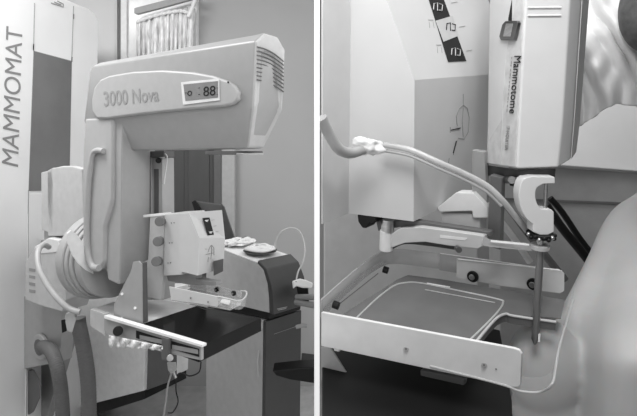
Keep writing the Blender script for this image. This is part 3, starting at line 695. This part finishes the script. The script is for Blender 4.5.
text('small_lettering', '17-HOLSTER', [(508.2, 126), (506.6, 150), (509.4, 150), (511.2, 126)], hT, m_text, tV, nl*.0003)
fr0 = P(517, 168.5, yd); 
hF = lambda px, py: P(px, py, yd*.999)
for y0 in (7.5, 15.5):
    tube('grip_ridge', [P(528, y0, yd*.998), P(561, y0-.2, yd*.998)], .0016, m_bright, tV, 2)
# dark chassis under the driver
prism('chassis', [P(*q) for q in ((487, 165, yd*1.12), (517, 169.5, yd*1.01), (556, 168.5, yd*1.01), (555, 179, yd*1.01), (525, 178, yd*1.01), (503, 176, yd*1.1), (487, 176, yd*1.12))], Vector((0, .05, 0)), m_dark, tV, .001)
cyl('chassis_bolt', P(505, 180, yd*1.08), P(512, 180, yd*1.02), .006, m_metal, tV, 16)
cyl('chassis_nut', P(513, 182, yd*1.05), P(520, 184, yd*1.03), .008, m_black, tV, 6)
# C shaped hook
V2 = lambda L_: [Vector((a_, b_, 0)) for a_, b_ in L_]
hk_o = spline(V2([(533, 176.5), (524, 179), (520, 187), (519, 198), (522, 211), (528, 220), (533, 224)]), 5)
hk_i = spline(V2([(541, 209), (537, 203), (535.5, 195), (537, 188), (543, 184)]), 5)
hk = [(p.x, p.y) for p in hk_o]+[(533, 232), (540, 235), (548, 235), (554, 232), (554, 212), (551.5, 209.5)]+[(p.x, p.y) for p in hk_i]+[(555, 183.5), (555, 177)]
prism('c_hook', [P(*q, yg*.985) for q in hk], Vector((0, .018*KS, .003)), m_cream, tV, .0015)
cyl('needle_rod', P(546, 182, yg*1.0), P(545, 212, yg*1.0), .0028, m_metal, tV, 14)

# white tubes
t_pts = [P(*q) for q in ((384, 145, .62*KS), (410, 150, .61*KS), (440, 163, .6*KS), (465, 174, .6*KS), (487, 186, .6*KS), (502, 200, .6*KS), (515, 216, .61*KS), (528, 232, .62*KS))]
tube('sample_tube', t_pts, .0048, m_tube); tag(bpy.data.objects['sample_tube'], 'milky flexible tube running from white knot to needle hook', 'tube')
t2 = [p+Vector((.0, .002, -.009)) for p in t_pts[:6]]
tube('companion_tube', t2, .0028, m_wtube); tag(bpy.data.objects['companion_tube'], 'thinner white tube running just under the milky tube', 'tube')
tube('grey_tube', [P(*q) for q in ((321, 118, .55*KS), (328, 132, .56*KS), (338, 148, .57*KS), (350, 153, .585*KS), (364, 149, .6*KS))], .0085, m_body)
tag(bpy.data.objects['grey_tube'], 'soft grey tube curving from divider into the white knot', 'tube')
bm = bmesh.new(); bmesh.ops.create_icosphere(bm, subdivisions=4, radius=1); kc = P(368, 146, .6*KS)
for v in bm.verts:
    n_ = 1+.5*noise.noise(v.co*1.6+Vector((3, 1, 2)))+.2*noise.noise(v.co*4)
    c = v.co*n_; v.co = kc+Vector((c.x*.0205, c.y*.014, c.z*.0145-c.x*.004))
tag(link('cloth_knot', mesh_from(bm), m_cloth, None, 0, 80), 'small white cloth knot tied round the tube', 'knot')
for i, (pp_, rr_, mt_, lb_) in enumerate((
    (((546, 205, 1.27), (562, 228, 1.27), (580, 250, 1.27), (600, 275, 1.27)), .011, m_black, 'thicker black cable slanting behind the needle collar'),
    (((550, 198, 1.3), (562, 212, 1.3), (578, 236, 1.3), (590, 252, 1.3), (604, 270, 1.3)), .008, m_black, 'thinner black cable slanting above the thicker one'),
    (((480, 200, 1.2), (496, 216, 1.2), (512, 236, 1.2), (530, 262, 1.2)), .008, m_light, 'pale cable sloping behind the clear guide arm'),
    (((498, 196, 1.2), (512, 212, 1.2), (530, 236, 1.2), (565, 280, 1.2)), .009, m_dgrey, 'dark grey cable sloping behind the clear guide arm'))):
    tube('cable', [P(*q) for q in pp_], rr_, mt_)
    o = [x for x in bpy.data.objects if x.name.startswith('cable')][-1]; tag(o, lb_, 'cable')

# ================================================================ clear tray with rails (right)
tT = thing('compression_tray', 'large clear compression tray with white side rails and screws', 'paddle', R.O)
npl = prism('near_rail', [R.B(*q, 0) for q in ((321, 312.3), (514, 348.5), (519, 350.5), (521.5, 354), (520.5, 384), (518, 387), (512, 387), (321, 346))], R.b*.004*KS, m_white, tT, .001)
for q in ((406, 349), (484, 365)):
    o = cyl('rivet', R.B(*q, 0), R.B(*q, -.0012), .0036, m_metal, tT, 18, .0006)
    cyl('rivet_centre', R.B(*q, -.0012), R.B(*q, -.002), .0015, m_dgrey, o, 10)
cyl('pin_hole', R.B(496, 369, 0), R.B(496, 369, -.0005), .0012, m_dgrey, tT, 10)
# depth of the far rail from its pixel position
pf0, pf1 = top(398, 249), top(575, 273)
far = [top(398, 248.5), top(420, 251), top(560, 272), top(578, 276)]
hwall = .020*KS
def strip(name, pts, h, ext, mat, parent, bev=0):
    bm = bmesh.new(); n = len(pts)
    A_ = [bm.verts.new(p) for p in pts]; B_ = [bm.verts.new(p-Ur*h) for p in pts]
    for i in range(n-1): bm.faces.new((A_[i], A_[i+1], B_[i+1], B_[i]))
    o = link(name, mesh_from(bm), mat, parent, 0, 40); s = o.modifiers.new('s', 'SOLIDIFY'); s.thickness = ext; s.offset = 0; return o
sidew = spline([top(320.8, 300), top(340, 283), top(365, 262), top(382, 251.5), top(392, 249), top(405, 249.5), top(440, 253.5)], 6)
strip('side_wall', sidew, .024*KS, .0025, m_clear2, tT)
bm = bmesh.new(); add_tube(bm, [p for p in sidew if (p-sidew[0]).length < (sidew[-1]-sidew[0]).length*.5], .0011, 8); link('wall_edge', mesh_from(bm), m_light, tT)
fl_top = [top(440, 253.5), top(500, 262), top(562, 271)]
strip('far_wall', fl_top, .026*KS, .003, m_wallc, tT)
bm = bmesh.new(); add_tube(bm, fl_top, .0011, 8); link('wall_edge', mesh_from(bm), m_bright, tT)
# white far rail
dfar = (top(460, 256)-CAM).y
fa, fb = top(455, 257)-R.b*.006, top(564, 271)-R.b*.006
fa0, fb0 = P(455, 260, fa.y), P(564, 270, fb.y)
far_r = [P(457, 258.5, fa.y), P(560, 269.5, fb.y), P(564.5, 273, fb.y), P(564.5, 291, fb.y), P(560, 293.5, fb.y), P(500, 286, (fa.y+fb.y)/2), P(457, 278, fa.y)]
prism('far_rail', far_r, Vector((0, .004, 0)), m_railc, tT, .001)
def fy(px): return fa.y+(fb.y-fa.y)*(px-455)/109
strokes('far_rail_edge', [((458, 259), (560, 270.3))], lambda px, py: P(px, py, fy(px)-.001), m_bright, tT, Vector((0, -.0005, 0)), .0012)
for q in ((473.5, 276), (533.5, 283.5)):
    c_ = P(q[0], q[1], fy(q[0])-.001)
    s_ = cyl('screw', c_, c_-R.b*.006, .0105, m_black, tT, 26, .001)
    cyl('screw_head', c_-R.b*.006, c_-R.b*.009, .0055, m_metal, s_, 18, .001)
# clear floor: sloping inner sides and a flat pan
pan = lambda px, py: R.U(px, py, -.028*KS)
ring_o = [top(321, 313), top(322, 300), top(388, 250), top(560, 273), top(573, 290), top(522, 350)]
ledge = lambda px, py: R.U(px, py, -.022*KS)
bm = bmesh.new()
def fedge(px):
    p = R.B(px, 340, .006); return p+Ur*((-.022*KS*Ur.dot(R.nc)-(p-R.O).dot(R.nc))/Ur.dot(R.nc))
outer_ = [fedge(321.5)]+[ledge(*q) for q in ((398, 279), (408, 275), (440, 279), (565, 300), (561, 318), (514, 315), (504, 314), (495, 320), (482, 335))]+[fedge(472)]
add_prism(bm, outer_, -Ur*.002); link('tray_floor', mesh_from(bm), m_tray, tT)
# raised window rim
rim = spline([ledge(*q) for q in ((345, 330), (372, 303), (392, 287), (404, 283), (420, 283), (455, 290), (497, 299), (503, 303), (495, 315), (470, 340))], 6)
bm = bmesh.new(); add_tube(bm, rim, .0016, 8); link('window_rim', mesh_from(bm), m_light, tT)
rim2 = [p-Ur*.012 for p in rim]
bm = bmesh.new(); add_loft(bm, [rim, rim2], closed=False); link('window_side', mesh_from(bm), m_clear2, tT)
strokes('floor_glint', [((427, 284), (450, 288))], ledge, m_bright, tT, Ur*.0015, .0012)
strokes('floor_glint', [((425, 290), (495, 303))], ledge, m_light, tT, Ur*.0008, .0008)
# inner left sloping ledge with two black screws
for q, rr in (((333, 304), .0065), ((383, 269), .0065)):
    c_ = P(q[0], q[1], R.U(q[0], q[1], -.008*KS).y-.004)
    s_ = cyl('black_screw', c_, c_+R.a*.010-Ur*.002, rr, m_black, tT, 8, .001)
strokes('ledge_line', [((340, 304), (378, 274))], lambda px, py: R.U(px, py, -.012*KS), m_dgrey, tT, Ur*.001, .0009)
# biopsy opening loop
ap = spline([ledge(*q) for q in ((470, 350), (485, 331), (497, 318), (506, 314), (514, 316), (556, 322))], 6)
bm = bmesh.new(); add_tube(bm, ap, .0022, 10); link('opening_rim', mesh_from(bm), m_light, tT)
ap2 = spline([ledge(*q) for q in ((480, 352), (496, 332), (504, 322), (512, 319), (540, 321))], 6)
bm = bmesh.new(); add_loft(bm, [ap, [p-Ur*.014 for p in ap2][:len(ap)]], closed=False) if len(ap2) == len(ap) else add_loft(bm, [ap, [p-Ur*.014 for p in ap]], closed=False)
link('opening_side', mesh_from(bm), m_dgrey, tT)
# lower rounded front lip to the right of the near rail
lip = spline([R.B(*q, .0) for q in ((430, 366), (500, 384), (520, 391), (540, 392))]+[ledge(552, 384), ledge(556, 366), ledge(560, 345), ledge(573, 300)], 6)
bm = bmesh.new(); add_tube(bm, lip, .0016, 8); link('front_lip', mesh_from(bm), m_light, tT)
bm = bmesh.new(); add_loft(bm, [[p+Ur*.022 for p in lip[12:]], lip[12:]], closed=False); link('front_lip_wall', mesh_from(bm), m_clear, tT)
# grey receptor table below with a dark plate
tZ = thing('receptor_table', 'black receptor table lying beneath the clear tray', 'table', R.w(-.1, .1, -.11))
low = lambda px, py: R.U(px, py, -.085*KS)
prism('receptor_plate', [low(*q) for q in ((322, 352), (420, 310), (500, 330), (512, 400), (514, 470), (322, 470))], -Ur*.012, m_black, tZ, .002)
prism('side_fin', [R.B(*q, .03) for q in ((321, 347), (331, 349), (352, 382), (345, 386), (321, 380))], R.b*.003, m_light, tZ, .001)
prism('corner_pin', [R.B(*q, .006) for q in ((333, 347), (340, 348.5), (339, 352), (334, 351))], R.b*.01, m_bright, tZ, .001)
prism('under_bar', [R.B(*q, .02) for q in ((420, 370), (465, 379), (464, 386), (420, 376))], R.b*.01, m_dgrey, tZ, .002)

# ================================================================ PERSON
tS = thing('person', 'person leaning bare side against the tray, white gown sleeve above', 'person', P(600, 416, .8*KS))
bm = bmesh.new()
def ell(px, py, y, rx, ry, rz, rot=0.):
    """rx, rz in pixels at depth y (units of KS), ry in metres"""
    y *= KS; c = P(px, py, y); s = y/F
    m = Matrix.Translation(c) @ Matrix.Rotation(math.radians(rot), 4, 'Y') @ Matrix.Diagonal((rx*s, ry, rz*s, 1))
    bmesh.ops.create_icosphere(bm, subdivisions=4, radius=1, matrix=m)
sst = lambda x: (lambda t: t*t*(3-2*t))(max(0, min(1, x)))
sil = [(170, 668), (185, 648), (196, 632), (206, 616), (218, 606), (232, 598), (255, 588), (285, 573), (310, 561), (340, 556), (375, 556), (413, 557), (470, 560), (520, 566)]
sil = [(p.x, p.y) for p in spline([Vector((a_, b_, 0)) for a_, b_ in sil], 3)]
rings = []
for py, lx in sil:
    r_ = []; cxp = 672
    yc = (.88-.20*sst((py-180)/190))*KS; fr_ = .05+.09*sst((py-180)/200)
    for k in range(40):
        a = 2*math.pi*k/40; co, sn = math.cos(a), math.sin(a)
        px = cxp+(cxp-lx)*co
        dy = -fr_*abs(sn)**.8 if sn < 0 else .1*sn
        if sn < 0:      # soft fold between side and front form
            w_ = sst((py-215)/60); d_ = px-(614-36*sst((py-235)/110))
            dy += (.018*math.exp(-(d_/12)**2)-.035*(1-math.exp(-(max(0, d_)/30)**2)))*w_
        r_.append(P(px, py, yc+dy))
    rings.append(r_)
add_loft(bm, rings)
ell(672, 180, .87, 30, .06, 40, 0)
ell(676, 110, .86, 24, .045, 75, 0)
ell(680, 30, .82, 36, .07, 52, 0)
ell(545, 368, .64, 38, .045, 50, 0)
ell(548, 408, .65, 36, .045, 40, 0)
ell(575, 372, .69, 34, .05, 60, 0)
bd = link('person_body', mesh_from(bm), m_skin, tS, 0, 180)
rm = bd.modifiers.new('r', 'REMESH'); rm.mode = 'VOXEL'; rm.voxel_size = .0045; rm.use_smooth_shade = True
sm = bd.modifiers.new('s', 'SMOOTH'); sm.iterations = 18; sm.factor = .6
# gown sleeve : folded cloth surface
bm = bmesh.new(); rows = []
edgeL = [(574, -12), (573, 20), (574, 60), (572, 95), (575, 122)]
nU, nV = 70, 64
for j in range(nV+1):
    v = j/nV; r_ = []
    for i in range(nU+1):
        u = i/nU
        px = 566+u*104; lower = 125-20*min(1, max(0, (u-.12)/.35))+1.5*math.sin(u*11)
        py = -25+v*(lower+25)
        f = u-.5*v+.08*math.sin(v*5+1)+.05*noise.noise(Vector((u*4, v*4, 3)))
        dd = .020*math.sin(f*15)+.011*math.sin(f*33+2*v)+.010*noise.noise(Vector((u*8, v*6, 1)))+.012*math.sin(v*9-u*2)*max(0, .6-v)
        bulge = -.05*math.sin(math.pi*v)-.03*math.sin(math.pi*u)
        r_.append(P(px, py, 1.13+bulge+dd))
    rows.append(r_)
add_loft(bm, rows, closed=False); o = link('gown_sleeve', mesh_from(bm), m_cloth, tS, 0, 180)
s_ = o.modifiers.new('s', 'SOLIDIFY'); s_.thickness = .003
bm = bmesh.new()
m_ = Matrix.Translation(P(655, 8, .98)) @ Matrix.Rotation(math.radians(10), 4, 'Y') @ Matrix.Diagonal((.066, .05, .09, 1))
bmesh.ops.create_icosphere(bm, subdivisions=4, radius=1, matrix=m_)
link('hair', mesh_from(bm), m_hair, tS, 0, 180)

for dx in (-.09, .09):
    px_, py_ = P(640, 400, .9).x+dx, .98
    tube('trousers', [Vector((px_, py_, .98)), Vector((px_, py_-.02, .75)), Vector((px_+dx*.1, py_-.03, .45)), Vector((px_+dx*.1, py_, .10))], lambda t: .10-.045*t, m_dgrey, tS)
    c = Vector((px_+dx*.1, py_-.05, .0))
    loft('shoe', [[c+Vector((x*w_, y, z_)) for x, y in ((-.04, .10), (-.045, 0), (-.04, -.10), (0, -.15), (.04, -.10), (.045, 0), (.04, .10))] for z_, w_ in ((0, 1), (.04, 1), (.09, .6))], m_black, tS, .008)
loft('hips', [[Vector((P(640, 400, .9).x+rx*math.cos(a), .98+ry*math.sin(a), z_)) for a in [2*math.pi*k/24 for k in range(24)]] for z_, rx, ry in ((.82, .17, .11), (.92, .19, .12), (1.0, .17, .11), (1.06, .15, .1))], m_dgrey, tS, 0, 60)
